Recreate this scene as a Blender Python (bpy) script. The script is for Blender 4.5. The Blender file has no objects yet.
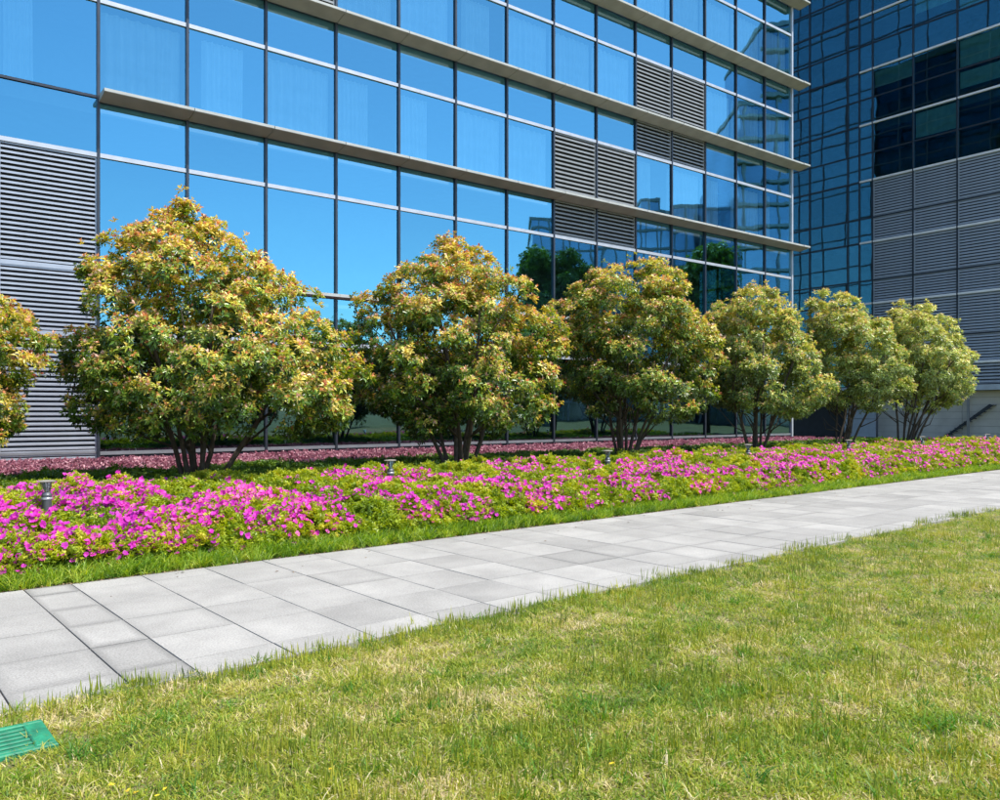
import bpy, math, random
import numpy as np
from mathutils import Vector, Matrix

R = math.radians
rng = np.random.default_rng(11)
random.seed(5)
sc = bpy.context.scene

# ------------------------------------------------------------------ camera
F_PX, HY, EYE = 806.0, 413.0, 1.6            # focal length and horizon row of the photograph (1000 x 800)
cd = bpy.data.cameras.new('camera')
cam = bpy.data.objects.new('camera', cd)
sc.collection.objects.link(cam)
cam.location = (0, 0, EYE)
cam.rotation_euler = (R(90), 0, 0)
cd.sensor_width = 36
cd.lens = 36 * F_PX / 1000
cd.shift_y = (HY - 400) / 1000
cd.clip_start = 0.05
cd.clip_end = 3000
sc.camera = cam

# ------------------------------------------------------------------ sky and sun
SUN_AZ, SUN_EL = R(108), R(60)
world = bpy.data.worlds.new('World')
sc.world = world
world.use_nodes = True
wn, wl = world.node_tree.nodes, world.node_tree.links
sky = wn.new('ShaderNodeTexSky')
sky.sky_type = 'NISHITA'
sky.sun_disc = False
sky.sun_elevation = SUN_EL
sky.sun_rotation = SUN_AZ
sky.air_density = 1.0
sky.dust_density = 0.4
sky.ozone_density = 2.0
wl.new(sky.outputs[0], wn['Background'].inputs[0])
wn['Background'].inputs[1].default_value = 0.15
sd = bpy.data.lights.new('sun', 'SUN')
sun = bpy.data.objects.new('sun', sd)
sc.collection.objects.link(sun)
sd.energy = 3.7
sd.angle = R(0.55)
sd.color = (1.0, 0.95, 0.87)
sv = Vector((math.sin(SUN_AZ) * math.cos(SUN_EL), math.cos(SUN_AZ) * math.cos(SUN_EL), math.sin(SUN_EL)))
sun.rotation_euler = sv.to_track_quat('Z', 'Y').to_euler()
sun.location = (20, -5, 40)
sc.view_settings.view_transform = 'Standard'
sc.view_settings.look = 'None'
sc.view_settings.exposure = 0.95
sc.view_settings.gamma = 1.0
sc.cycles.max_bounces = 10
sc.cycles.transparent_max_bounces = 12
sc.cycles.caustics_reflective = False
sc.cycles.caustics_refractive = False
sc.cycles.sample_clamp_indirect = 6.0


# ------------------------------------------------------------------ helpers
def link(o):
    sc.collection.objects.link(o)
    return o


def tag(o, label=None, cat=None, group=None, kind=None):
    if label: o['label'] = label
    if cat: o['category'] = cat
    if group: o['group'] = group
    if kind: o['kind'] = kind
    return o


def empty(name, loc, rz=0.0):
    o = bpy.data.objects.new(name, None)
    o.empty_display_size = 0.3
    link(o)
    o.location = loc
    o.rotation_euler = (0, 0, rz)
    return o


def np_mesh(name, v, f, col=None, mat=None, smooth=False):
    """v (N,3), f (M,k) arrays -> mesh; col (N,3) point colours"""
    v = np.asarray(v, dtype=np.float32)
    f = np.asarray(f, dtype=np.int32)
    me = bpy.data.meshes.new(name)
    M, k = f.shape
    me.vertices.add(len(v))
    me.vertices.foreach_set('co', v.ravel())
    me.loops.add(M * k)
    me.loops.foreach_set('vertex_index', f.ravel())
    me.polygons.add(M)
    me.polygons.foreach_set('loop_start', np.arange(M, dtype=np.int32) * k)
    if smooth:
        me.polygons.foreach_set('use_smooth', np.ones(M, dtype=bool))
    me.update(calc_edges=True)
    if col is not None:
        a = me.attributes.new('Col', 'FLOAT_COLOR', 'POINT')
        c = np.ones((len(v), 4), dtype=np.float32)
        c[:, :3] = col
        a.data.foreach_set('color', c.ravel())
    if mat: me.materials.append(mat)
    return me


class MB:
    """collects boxes, prisms and tubes into one mesh"""
    def __init__(s):
        s.v, s.f = [], []

    def add(s, vs, fs):
        b = len(s.v)
        s.v += [tuple(p) for p in vs]
        s.f += [tuple(i + b for i in q) for q in fs]
        return s

    def box(s, x0, x1, y0, y1, z0, z1):
        return s.add([(x0, y0, z0), (x1, y0, z0), (x1, y1, z0), (x0, y1, z0),
                      (x0, y0, z1), (x1, y0, z1), (x1, y1, z1), (x0, y1, z1)],
                     [(3, 2, 1, 0), (4, 5, 6, 7), (0, 1, 5, 4), (1, 2, 6, 5), (2, 3, 7, 6), (3, 0, 4, 7)])

    def bevel_top(s, x0, x1, y0, y1, z0, z1, b):
        vs = [(x0, y0, z0), (x1, y0, z0), (x1, y1, z0), (x0, y1, z0),
              (x0, y0, z1 - b), (x1, y0, z1 - b), (x1, y1, z1 - b), (x0, y1, z1 - b),
              (x0 + b, y0 + b, z1), (x1 - b, y0 + b, z1), (x1 - b, y1 - b, z1), (x0 + b, y1 - b, z1)]
        fs = [(3, 2, 1, 0), (8, 9, 10, 11)]
        for i in range(4):
            j = (i + 1) % 4
            fs += [(i, j, j + 4, i + 4), (i + 4, j + 4, j + 8, i + 8)]
        return s.add(vs, fs)

    def extrude_x(s, prof, x0, x1):
        """profile of (y,z) points, counter-clockwise seen from +x, swept from x0 to x1"""
        n = len(prof)
        vs = [(x0, y, z) for y, z in prof] + [(x1, y, z) for y, z in prof]
        fs = [tuple(range(n - 1, -1, -1)), tuple(range(n, 2 * n))]
        fs += [(i, (i + 1) % n, (i + 1) % n + n, i + n) for i in range(n)]
        return s.add(vs, fs)

    def lathe(s, prof, seg=20, c=(0, 0)):
        """profile of (r,z) from bottom to top"""
        b = len(s.v)
        n = len(prof)
        for r, z in prof:
            for k in range(seg):
                a = 2 * math.pi * k / seg
                s.v.append((c[0] + r * math.cos(a), c[1] + r * math.sin(a), z))
        for i in range(n - 1):
            for k in range(seg):
                k2 = (k + 1) % seg
                s.f.append((b + i * seg + k, b + i * seg + k2, b + (i + 1) * seg + k2, b + (i + 1) * seg + k))
        s.f.append(tuple(b + k for k in range(seg - 1, -1, -1)))
        s.f.append(tuple(b + (n - 1) * seg + k for k in range(seg)))
        return s

    def tube(s, pts, rad, seg=7):
        b = len(s.v)
        n = len(pts)
        P = [Vector(p) for p in pts]
        for i, p in enumerate(P):
            d = (P[min(i + 1, n - 1)] - P[max(i - 1, 0)]).normalized()
            ref = Vector((1, 0, 0)) if abs(d.x) < 0.8 else Vector((0, 1, 0))
            u = d.cross(ref).normalized()
            w = d.cross(u)
            for k in range(seg):
                a = 2 * math.pi * k / seg
                s.v.append(tuple(p + (u * math.cos(a) + w * math.sin(a)) * rad[i]))
        for i in range(n - 1):
            for k in range(seg):
                k2 = (k + 1) % seg
                s.f.append((b + i * seg + k, b + (i + 1) * seg + k, b + (i + 1) * seg + k2, b + i * seg + k2))
        s.f.append(tuple(b + k for k in range(seg)))
        s.f.append(tuple(b + (n - 1) * seg + k for k in range(seg - 1, -1, -1)))
        return s

    def mesh(s, name, mat=None, smooth=False):
        me = bpy.data.meshes.new(name)
        me.from_pydata(s.v, [], s.f)
        me.update()
        if mat: me.materials.append(mat)
        if smooth:
            me.polygons.foreach_set('use_smooth', [True] * len(me.polygons))
        return me

    def build(s, name, mat, parent=None, loc=None, smooth=False):
        return put(name, s.mesh(name, mat, smooth), parent, loc)


def put(name, me, parent=None, loc=None, rz=0.0):
    o = bpy.data.objects.new(name, me)
    link(o)
    if parent: o.parent = parent
    if loc is not None: o.location = loc
    if rz: o.rotation_euler = (0, 0, rz)
    return o


def gpt(x, y, z=0.0):
    """photo pixel -> point at height z"""
    Y = F_PX * (EYE - z) / (y - HY)
    return np.array([(x - 500) / F_PX * Y, Y])


class Noise:
    """smooth 2-D noise from random waves, about -1..1"""
    def __init__(s, scale, n=14, seed=0):
        r = np.random.default_rng(seed)
        a = r.uniform(0, 2 * math.pi, n)
        k = r.uniform(0.5, 1.6, n) * 2 * math.pi / scale
        s.kx, s.ky, s.ph = k * np.cos(a), k * np.sin(a), r.uniform(0, 6.28, n)

    def __call__(s, x, y):
        x = np.asarray(x, float)[..., None]
        y = np.asarray(y, float)[..., None]
        return np.sin(x * s.kx + y * s.ky + s.ph).sum(-1) / math.sqrt(len(s.kx)) * 0.8


# ------------------------------------------------------------------ materials
def mat(name):
    m = bpy.data.materials.new(name)
    m.use_nodes = True
    return m, m.node_tree.nodes, m.node_tree.links, m.node_tree.nodes['Principled BSDF']


def simple(name, col, rough=0.5, metal=0.0, var=0.15, scale=3.0, bump=0.0, bscale=60, objvar=0.0, spec=0.5):
    m, n, l, p = mat(name)
    tc = n.new('ShaderNodeTexCoord')
    t = n.new('ShaderNodeTexNoise')
    t.inputs['Scale'].default_value = scale
    t.inputs['Detail'].default_value = 6
    l.new(tc.outputs['Object'], t.inputs['Vector'])
    mr = n.new('ShaderNodeMapRange')
    mr.inputs[1].default_value = 0.3
    mr.inputs[2].default_value = 0.7
    mr.inputs[3].default_value = 1 - var
    mr.inputs[4].default_value = 1 + var
    l.new(t.outputs[0], mr.inputs[0])
    fac = mr.outputs[0]
    if objvar:
        oi = n.new('ShaderNodeObjectInfo')
        m2 = n.new('ShaderNodeMapRange')
        m2.inputs[3].default_value = 1 - objvar
        m2.inputs[4].default_value = 1 + objvar
        l.new(oi.outputs['Random'], m2.inputs[0])
        mm = n.new('ShaderNodeMath')
        mm.operation = 'MULTIPLY'
        l.new(fac, mm.inputs[0])
        l.new(m2.outputs[0], mm.inputs[1])
        fac = mm.outputs[0]
    vm = n.new('ShaderNodeVectorMath')
    vm.operation = 'SCALE'
    vm.inputs[0].default_value = col
    l.new(fac, vm.inputs['Scale'])
    l.new(vm.outputs[0], p.inputs['Base Color'])
    p.inputs['Roughness'].default_value = rough
    p.inputs['Metallic'].default_value = metal
    p.inputs['Specular IOR Level'].default_value = spec
    if bump:
        t2 = n.new('ShaderNodeTexNoise')
        t2.inputs['Scale'].default_value = bscale
        t2.inputs['Detail'].default_value = 4
        l.new(tc.outputs['Object'], t2.inputs['Vector'])
        b = n.new('ShaderNodeBump')
        b.inputs['Strength'].default_value = bump
        b.inputs['Distance'].default_value = 0.01
        l.new(t2.outputs[0], b.inputs['Height'])
        l.new(b.outputs[0], p.inputs['Normal'])
    return m


def glass_mat(name, refl, trans, see, wave=0.02, wscale=0.9):
    """coated facade glass: tinted mirror reflection over a tinted view inside"""
    m, n, l, p = mat(name)
    n.remove(p)
    out = n['Material Output']
    oi = n.new('ShaderNodeObjectInfo')
    g = n.new('ShaderNodeBsdfGlossy')
    g.inputs['Roughness'].default_value = 0.015
    pv = n.new('ShaderNodeMapRange')               # coating differs a little from pane to pane
    pv.inputs[3].default_value = 0.90
    pv.inputs[4].default_value = 1.08
    l.new(oi.outputs['Random'], pv.inputs[0])
    gc = n.new('ShaderNodeVectorMath')
    gc.operation = 'SCALE'
    gc.inputs[0].default_value = refl
    l.new(pv.outputs[0], gc.inputs['Scale'])
    l.new(gc.outputs[0], g.inputs['Color'])
    t = n.new('ShaderNodeBsdfTransparent')
    t.inputs['Color'].default_value = (*trans, 1)
    lw = n.new('ShaderNodeLayerWeight')
    lw.inputs['Blend'].default_value = 0.25
    mr = n.new('ShaderNodeMapRange')
    mr.inputs[3].default_value = 1 - see
    mr.inputs[4].default_value = 1.0
    l.new(lw.outputs['Fresnel'], mr.inputs[0])
    mx = n.new('ShaderNodeMixShader')
    l.new(mr.outputs[0], mx.inputs[0])
    l.new(t.outputs[0], mx.inputs[1])
    l.new(g.outputs[0], mx.inputs[2])
    tc = n.new('ShaderNodeTexCoord')
    ad = n.new('ShaderNodeVectorMath')
    ad.operation = 'MULTIPLY_ADD'
    ad.inputs[1].default_value = (1, 1, 1)
    sc2 = n.new('ShaderNodeVectorMath')
    sc2.operation = 'SCALE'
    sc2.inputs[0].default_value = (37, 11, 23)
    l.new(oi.outputs['Random'], sc2.inputs['Scale'])
    l.new(tc.outputs['Object'], ad.inputs[0])
    l.new(sc2.outputs[0], ad.inputs[2])
    ns = n.new('ShaderNodeTexNoise')
    ns.inputs['Scale'].default_value = wscale
    ns.inputs['Detail'].default_value = 1.0
    l.new(ad.outputs[0], ns.inputs['Vector'])
    b = n.new('ShaderNodeBump')
    b.inputs['Strength'].default_value = 1.0
    b.inputs['Distance'].default_value = wave
    l.new(ns.outputs[0], b.inputs['Height'])
    l.new(b.outputs[0], g.inputs['Normal'])
    l.new(mx.outputs[0], out.inputs[0])
    return m


def clear_mat():
    m, n, l, p = mat('clear_glass_back')
    n.remove(p)
    t = n.new('ShaderNodeBsdfTransparent')
    l.new(t.outputs[0], n['Material Output'].inputs[0])
    return m


def leaf_mat(name, rough=0.42, trans=0.35, attr='Col', tint_nodes=None):
    """leaf: colour from the point attribute Col, some light passing through"""
    m, n, l, p = mat(name)
    out = n['Material Output']
    if tint_nodes:
        col = tint_nodes(n, l)
    else:
        a = n.new('ShaderNodeAttribute')
        a.attribute_name = attr
        col = a.outputs['Color']
    l.new(col, p.inputs['Base Color'])
    p.inputs['Roughness'].default_value = rough
    tr = n.new('ShaderNodeBsdfTranslucent')
    hs = n.new('ShaderNodeHueSaturation')
    hs.inputs['Hue'].default_value = 0.49
    hs.inputs['Saturation'].default_value = 1.15
    hs.inputs['Value'].default_value = 1.3
    l.new(col, hs.inputs['Color'])
    l.new(hs.outputs[0], tr.inputs['Color'])
    mx = n.new('ShaderNodeMixShader')
    mx.inputs[0].default_value = trans
    l.new(p.outputs[0], mx.inputs[1])
    l.new(tr.outputs[0], mx.inputs[2])
    l.new(mx.outputs[0], out.inputs[0])
    return m


def ramp_tint(stops, attr='tint'):
    """per-instance colour ramp over the instance attribute"""
    def f(n, l):
        a = n.new('ShaderNodeAttribute')
        a.attribute_type = 'INSTANCER'
        a.attribute_name = attr
        r = n.new('ShaderNodeValToRGB')
        el = r.color_ramp.elements
        while len(el) < len(stops): el.new(0.5)
        for e, (pos, c) in zip(el, stops):
            e.position = pos
            e.color = (*c, 1)
        l.new(a.outputs['Fac'], r.inputs[0])
        return r.outputs[0]
    return f


M = {}
M['glass'] = glass_mat('tinted_blue_glass', (0.21, 0.60, 0.80), (0.66, 0.92, 1.0), 0.48, 0.003, 0.8)
M['glass_low'] = glass_mat('darkened_facade_glass', (0.20, 0.33, 0.37), (0.30, 0.50, 0.50), 0.40, 0.003, 0.8)  # ground-floor panes: tint darkened to stand in for mirrored trees and hedges
M['glass_dark'] = glass_mat('dark_blue_glass', (0.26, 0.50, 0.60), (0.48, 0.90, 0.95), 0.50, 0.004, 0.7)
M['clear'] = clear_mat()
M['mullion'] = simple('dark_grey_aluminium', (0.045, 0.055, 0.07), 0.4, 0.5)
M['rail'] = simple('pale_grey_aluminium', (0.50, 0.52, 0.55), 0.38, 0.35, 0.08)
M['ledge'] = simple('warm_grey_painted_metal', (0.42, 0.43, 0.40), 0.45, 0.0, 0.14, 1.5)
M['slat'] = simple('silver_louvre_metal', (0.40, 0.43, 0.48), 0.35, 0.3, 0.08)
M['slat_warm'] = simple('grey_louvre_metal', (0.27, 0.28, 0.28), 0.4, 0.2, 0.10)
M['back'] = simple('dark_backing', (0.030, 0.036, 0.045), 0.7)
M['interior'] = simple('room_interior', (0.16, 0.17, 0.17), 0.8)
M['curtain'] = simple('pale_curtain_cloth', (0.75, 0.77, 0.78), 0.85, 0, 0.12, 2.0)
M['steel'] = simple('brushed_steel', (0.33, 0.35, 0.37), 0.35, 0.6, 0.1)


# ------------------------------------------------------------------ frames of reference
A_P = R(40.0)                                     # direction of the path
PU = np.array([math.cos(A_P), math.sin(A_P)])
PV = np.array([-math.sin(A_P), math.cos(A_P)])


def pw(u, v):
    """path coordinates -> world x, y"""
    u = np.asarray(u, float)
    v = np.asarray(v, float)
    return u * PU[0] + v * PV[0], u * PU[1] + v * PV[1]


V_EDGE, V_BORDER, V_FAR = 4.96, 5.32, 8.36
BL = [(47, 9.95), (391, 13.8), (607, 17.3), (748, 20.7), (848, 24.1), (923, 27.5), (987, 30.9)]   # bollard lights: photo column, distance


def bed_z(u, v):
    t = np.clip((np.asarray(v, float) - V_FAR) / 5.0, 0, 1)
    return -0.02 + 0.20 * t * t * (3 - 2 * t)


lawn_n1, lawn_n2 = Noise(1.6, seed=3), Noise(0.45, seed=4)


def lawn_z(x, y):
    return -0.012 + 0.014 * lawn_n1(x, y) + 0.006 * lawn_n2(x, y)


# ------------------------------------------------------------------ ground
m_gnd = simple('grassy_earth', (0.11, 0.13, 0.045), 0.95, 0, 0.35, 0.35)
gm = np_mesh('ground', [(-900, -900, -0.12), (900, -900, -0.12), (900, 900, -0.12), (-900, 900, -0.12)], [(0, 1, 2, 3)], mat=m_gnd)
tag(put('ground', gm), kind='structure')


def grid_sheet(name, u0, u1, v0, v1, du, dv, zf, m):
    us = np.arange(u0, u1 + du * .5, du)
    vs = np.arange(v0, v1 + dv * .5, dv)
    U, V = np.meshgrid(us, vs, indexing='ij')
    X, Y = pw(U, V)
    Z = zf(X, Y, U, V)
    nu, nv = U.shape
    idx = np.arange(nu * nv).reshape(nu, nv)
    f = np.stack([idx[:-1, :-1], idx[1:, :-1], idx[1:, 1:], idx[:-1, 1:]], -1).reshape(-1, 4)
    return tag(put(name, np_mesh(name, np.stack([X, Y, Z], -1).reshape(-1, 3), f, mat=m, smooth=True)), kind='structure')


def lawn_soil():
    m, n, l, p = mat('lawn_thatch')
    tc = n.new('ShaderNodeTexCoord')
    a = n.new('ShaderNodeTexNoise')
    a.inputs['Scale'].default_value = 1.3
    a.inputs['Detail'].default_value = 8
    b = n.new('ShaderNodeTexNoise')
    b.inputs['Scale'].default_value = 45
    b.inputs['Detail'].default_value = 5
    for t in (a, b): l.new(tc.outputs['Object'], t.inputs['Vector'])
    r1 = n.new('ShaderNodeValToRGB')
    r1.color_ramp.elements[0].position = 0.35
    r1.color_ramp.elements[0].color = (0.11, 0.12, 0.03, 1)
    r1.color_ramp.elements[1].position = 0.65
    r1.color_ramp.elements[1].color = (0.32, 0.26, 0.12, 1)
    r2 = n.new('ShaderNodeValToRGB')
    r2.color_ramp.elements[0].position = 0.3
    r2.color_ramp.elements[0].color = (0.35, 0.35, 0.35, 1)
    r2.color_ramp.elements[1].position = 0.7
    r2.color_ramp.elements[1].color = (1.3, 1.3, 1.3, 1)
    l.new(a.outputs[0], r1.inputs[0])
    l.new(b.outputs[0], r2.inputs[0])
    mx = n.new('ShaderNodeMix')
    mx.data_type = 'RGBA'
    mx.blend_type = 'MULTIPLY'
    mx.inputs[0].default_value = 1
    l.new(r1.outputs[0], mx.inputs[6])
    l.new(r2.outputs[0], mx.inputs[7])
    l.new(mx.outputs[2], p.inputs['Base Color'])
    p.inputs['Roughness'].default_value = 0.95
    bp = n.new('ShaderNodeBump')
    bp.inputs['Distance'].default_value = 0.02
    l.new(b.outputs[0], bp.inputs['Height'])
    l.new(bp.outputs[0], p.inputs['Normal'])
    return m


grid_sheet('lawn', -8, 42, -22, V_EDGE + 0.10, 0.25, 0.25, lambda X, Y, U, V: lawn_z(X, Y) - 0.05 * np.clip((V - 4.80) / 0.26, 0, 1), lawn_soil())
m_soil = simple('dark_bed_soil', (0.055, 0.042, 0.028), 0.95, 0, 0.4, 6, 0.8, 40)
grid_sheet('flower_bed_soil', -12, 42, V_FAR + 0.005, 24.5, 0.5, 0.4, lambda X, Y, U, V: bed_z(U, V), m_soil)


# ------------------------------------------------------------------ paved path, slab by slab
def stone():
    m, n, l, p = mat('pale_granite')
    tc = n.new('ShaderNodeTexCoord')
    oi = n.new('ShaderNodeObjectInfo')
    off = n.new('ShaderNodeVectorMath')
    off.operation = 'ADD'
    l.new(tc.outputs['Object'], off.inputs[0])
    l.new(oi.outputs['Location'], off.inputs[1])
    sp = n.new('ShaderNodeTexNoise')
    sp.inputs['Scale'].default_value = 75
    sp.inputs['Detail'].default_value = 6
    sp.inputs['Roughness'].default_value = .75
    st = n.new('ShaderNodeTexNoise')
    st.inputs['Scale'].default_value = 1.1
    st.inputs['Detail'].default_value = 7
    st.inputs['Roughness'].default_value = 0.65
    for t in (sp, st): l.new(off.outputs[0], t.inputs['Vector'])

    def mr(src, a, b, c, d):
        x = n.new('ShaderNodeMapRange')
        for i, q in enumerate((a, b, c, d)): x.inputs[i + 1].default_value = q
        l.new(src, x.inputs[0])
        return x.outputs[0]

    def mul(a, b):
        x = n.new('ShaderNodeMath')
        x.operation = 'MULTIPLY'
        l.new(a, x.inputs[0])
        l.new(b, x.inputs[1])
        return x.outputs[0]
    f = mul(mr(sp.outputs[0], .32, .68, .60, 1.30), mr(st.outputs[0], .36, .62, .80, 1.06))
    f = mul(f, mr(oi.outputs['Random'], 0, 1, .85, 1.08))
    # grime that gathers along the slab's rim, broken up by noise
    gx = n.new('ShaderNodeSeparateXYZ')
    l.new(tc.outputs['Generated'], gx.inputs[0])

    def edge(s):
        a = n.new('ShaderNodeMath'); a.operation = 'SUBTRACT'; a.inputs[1].default_value = .5
        l.new(s, a.inputs[0])
        b = n.new('ShaderNodeMath'); b.operation = 'ABSOLUTE'
        l.new(a.outputs[0], b.inputs[0])
        return b.outputs[0]
    mxx = n.new('ShaderNodeMath'); mxx.operation = 'MAXIMUM'
    l.new(edge(gx.outputs[0]), mxx.inputs[0])
    l.new(edge(gx.outputs[1]), mxx.inputs[1])
    ad = n.new('ShaderNodeMath'); ad.operation = 'MULTIPLY_ADD'; ad.inputs[1].default_value = .5
    l.new(st.outputs[0], ad.inputs[0])
    l.new(mxx.outputs[0], ad.inputs[2])
    grime = mr(ad.outputs[0], .60, .82, 0, 1)
    sel = mr(oi.outputs['Alpha'], 0, 1, 0, 1)
    g2 = mr(mul(grime, sel), 0, 1, 1.0, 0.55)
    f = mul(f, g2)
    vm = n.new('ShaderNodeVectorMath')
    vm.operation = 'SCALE'
    vm.inputs[0].default_value = (0.355, 0.340, 0.310)
    l.new(f, vm.inputs['Scale'])
    l.new(vm.outputs[0], p.inputs['Base Color'])
    p.inputs['Roughness'].default_value = 0.75
    bp = n.new('ShaderNodeBump')
    bp.inputs['Strength'].default_value = 0.25
    bp.inputs['Distance'].default_value = 0.004
    l.new(sp.outputs[0], bp.inputs['Height'])
    l.new(bp.outputs[0], p.inputs['Normal'])
    return m


M['stone'] = stone()
m_mortar = simple('dark_joint_mortar', (0.05, 0.047, 0.04), 0.95, 0, 0.3, 8)
path = empty('path', (0, 0, 0), A_P)
tag(path, kind='structure')
MB().box(-14, 46, V_EDGE + .012, V_FAR - .012, -0.10, -0.030).build('path_bed', m_mortar, path)
ROWS = [V_EDGE, V_BORDER, 5.99, 6.66, 7.33, 8.00, V_FAR]
cols = []                                          # (u0, u1)
us = [0.78, 1.385, 1.775]
while us[-1] < 28.2: us.append(us[-1] + 0.622)
left = [0.78 - 0.622 * k for k in range(1, 3)][::-1]
us = left + us
sm = {}


def slab_mesh(w, d):
    k = (round(w, 3), round(d, 3))
    if k not in sm:
        g, h = 0.0045, 0.0050
        sm[k] = MB().bevel_top(-w / 2 + g, w / 2 - g, -d / 2 + h, d / 2 - h, -0.05, 0, 0.0015).mesh('slab', M['stone'])
    return sm[k]


far_v, far_f = MB(), None
for i in range(len(us) - 1):
    for j in range(6):
        u0, u1, v0, v1 = us[i], us[i + 1], ROWS[j], ROWS[j + 1]
        o = put('slab', slab_mesh(u1 - u0, v1 - v0), path, ((u0 + u1) / 2, (v0 + v1) / 2, random.uniform(-0.0015, 0.0015)))
        o.rotation_euler = (random.uniform(-.002, .002), random.uniform(-.002, .002), 0)
        stained = abs(u0 - 1.385) < 0.01
        o.color = (1, 1, 1, 1.0 if stained else (random.uniform(.25, .8) if random.random() < .18 else 0.12))
rest = MB()
for rng_u in (np.arange(us[-1], 45.5, 0.622), np.arange(-13.5, us[0] - .3, 0.622)):
    for u0 in rng_u:
        u1 = min(u0 + 0.622, us[0]) if u0 < us[0] else u0 + .622
        for j in range(6):
            rest.bevel_top(u0 + .0035, u1 - .0035, ROWS[j] + .0035, ROWS[j + 1] - .0035, -.05, 0, .004)
tag(rest.build('slab_run', M['stone'], path), kind='stuff')

# ------------------------------------------------------------------ the long glass office building
P0 = (-10.29, 20.9)
A_F = R(37.5)
bld = empty('office_building', (P0[0], P0[1], 0.16), A_F)
tag(bld, 'long blue glass office building with pale projecting ledges behind the row of trees', 'building')
BAY, U0 = 2.23, -0.12
NB = 14
HZ = 0.16                                          # base level of the building; part heights are taken above it
LEDGE = [5.20] + [9.75 + 4 * q for q in range(10)]
RAILZ = [3.70, 8.25] + [12.25 + 3.985 * q for q in range(9)]
TOP = 47.0  # unseen upper storeys added so the right block mirrors a dark wall
mu = lambda i: U0 + BAY * i
Z = lambda z: z - HZ

# which cells carry louvres: (bay, lower z, upper z)
LOUV = {}
for b in (7, 8):
    LOUV[(b, 'main', 1)] = 1
    LOUV[(b, 'top', 0)] = 1
for b in (9, 10):
    LOUV[(b, 'main', 2)] = 1
    LOUV[(b, 'top', 1)] = 1
for b in (1, 2):
    LOUV[(b, 'main', 2)] = 1

pane_cache = {}


def pane(parent, x0, x1, z0, z1, m, y=0.0, name='pane'):
    k = (round(x1 - x0, 3), round(z1 - z0, 3), m.name)
    if k not in pane_cache:
        w, h = (x1 - x0) / 2, (z1 - z0) / 2
        me = MB().box(-w, w, -.006, .006, -h, h).mesh('pane', m)
        me.materials.append(M['clear'])            # inner face and rims let the light through
        for pl in me.polygons: pl.material_index = 0 if pl.normal.y < -.5 else 1
        pane_cache[k] = me
    o = put(name, pane_cache[k], parent, ((x0 + x1) / 2, y, (z0 + z1) / 2))
    o.rotation_euler = (random.uniform(-.003, .003), 0, random.uniform(-.0025, .0025))
    return o


slat_cache = {}


def louvre(parent, x0, x1, z0, z1, pitch, m, name='louvre_panel', frame=0.05, depth=0.09):
    """frame and dark backing as one part, every slat a sub-part"""
    b = MB()
    b.box(x0, x1, .10, .12, z0, z1)
    p = b.build(name, M['back'], parent)
    fr = MB()
    fr.box(x0, x0 + frame, -.02, .10, z0, z1).box(x1 - frame, x1, -.02, .10, z0, z1)
    fr.box(x0 + frame, x1 - frame, -.015, .10, z0, z0 + frame).box(x0 + frame, x1 - frame, -.015, .10, z1 - frame, z1)
    fr.build('louvre_frame', m, p)
    n = max(1, int(round((z1 - z0 - 2 * frame) / pitch)))
    st = (z1 - z0 - 2 * frame) / n
    k = (round(x1 - x0, 3), round(st, 3), m.name)
    if k not in slat_cache:
        w = (x1 - x0) / 2 - frame
        # blade that slopes down and outward with a turned-down lip
        pr = [(-.02, -.30 * st), (-.012, -.34 * st), (depth, .30 * st), (depth, .37 * st), (-.012, .10 * st), (-.02, .06 * st)]
        slat_cache[k] = MB().extrude_x(pr, -w, w).mesh('slat', m)
    for i in range(n):
        put('slat', slat_cache[k], p, ((x0 + x1) / 2, 0, z0 + frame + st * (i + .5)))
    return p


HM = 0.035                                         # half mullion width
# mullions
mul = MB().box(-HM, HM, -.075, .09, 0, Z(TOP)).mesh('mullion', M['mullion'])
for i in range(-2, NB):
    put('mullion', mul, bld, (mu(i), 0, 0))
MB().box(-.06, .05, -.09, .12, 0, Z(TOP)).build('corner_post', M['rail'], bld, (mu(NB), 0, 0))
# pale rails, bay by bay
rail_m = MB().box(HM + .003, BAY - HM - .003, -.06, .07, -.055, .055).mesh('rail', M['rail'])
sill_m = MB().box(HM + .003, BAY - HM - .003, -.05, .07, -.045, .045).mesh('sill_rail', M['steel'])
thin_m = MB().box(HM + .003, BAY - HM - .003, -.05, .06, -.03, .03).mesh('transom', M['mullion'])
for i in range(-2, NB):
    for z in RAILZ:
        if i < 0 and z < 8: continue
        put('rail', rail_m, bld, (mu(i), 0, Z(z)))
    if i >= 0:
        put('sill_rail', sill_m, bld, (mu(i), 0, Z(.56)))
    else:
        for z in LEDGE[1:]:
            put('transom', thin_m, bld, (mu(i), 0, Z(z)))
# ledges, bay by bay (with joints), running past the corner
lp = [(-.62, -.035), (-.60, -.05), (-.08, -.13), (.02, -.13), (.02, .05), (-.08, .05), (-.60, .045), (-.62, .035)]
ledge_m = MB().extrude_x(lp, .010, BAY - .010).mesh('ledge', M['ledge'])
lp0 = [(-.22, -.05), (.02, -.08), (.02, .05), (-.22, .04)]
ledge0_m = MB().extrude_x(lp0, .004, BAY - .004).mesh('ledge', M['ledge'])
ledge_e = MB().extrude_x(lp, .004, .55).mesh('ledge', M['ledge'])
for k, z in enumerate(LEDGE):
    for i in range(0, NB):
        put('ledge', ledge0_m if k == 0 else ledge_m, bld, (mu(i), -.075, Z(z)))
    if k: put('ledge', ledge_e, bld, (mu(NB), -.095, Z(z)))

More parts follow.
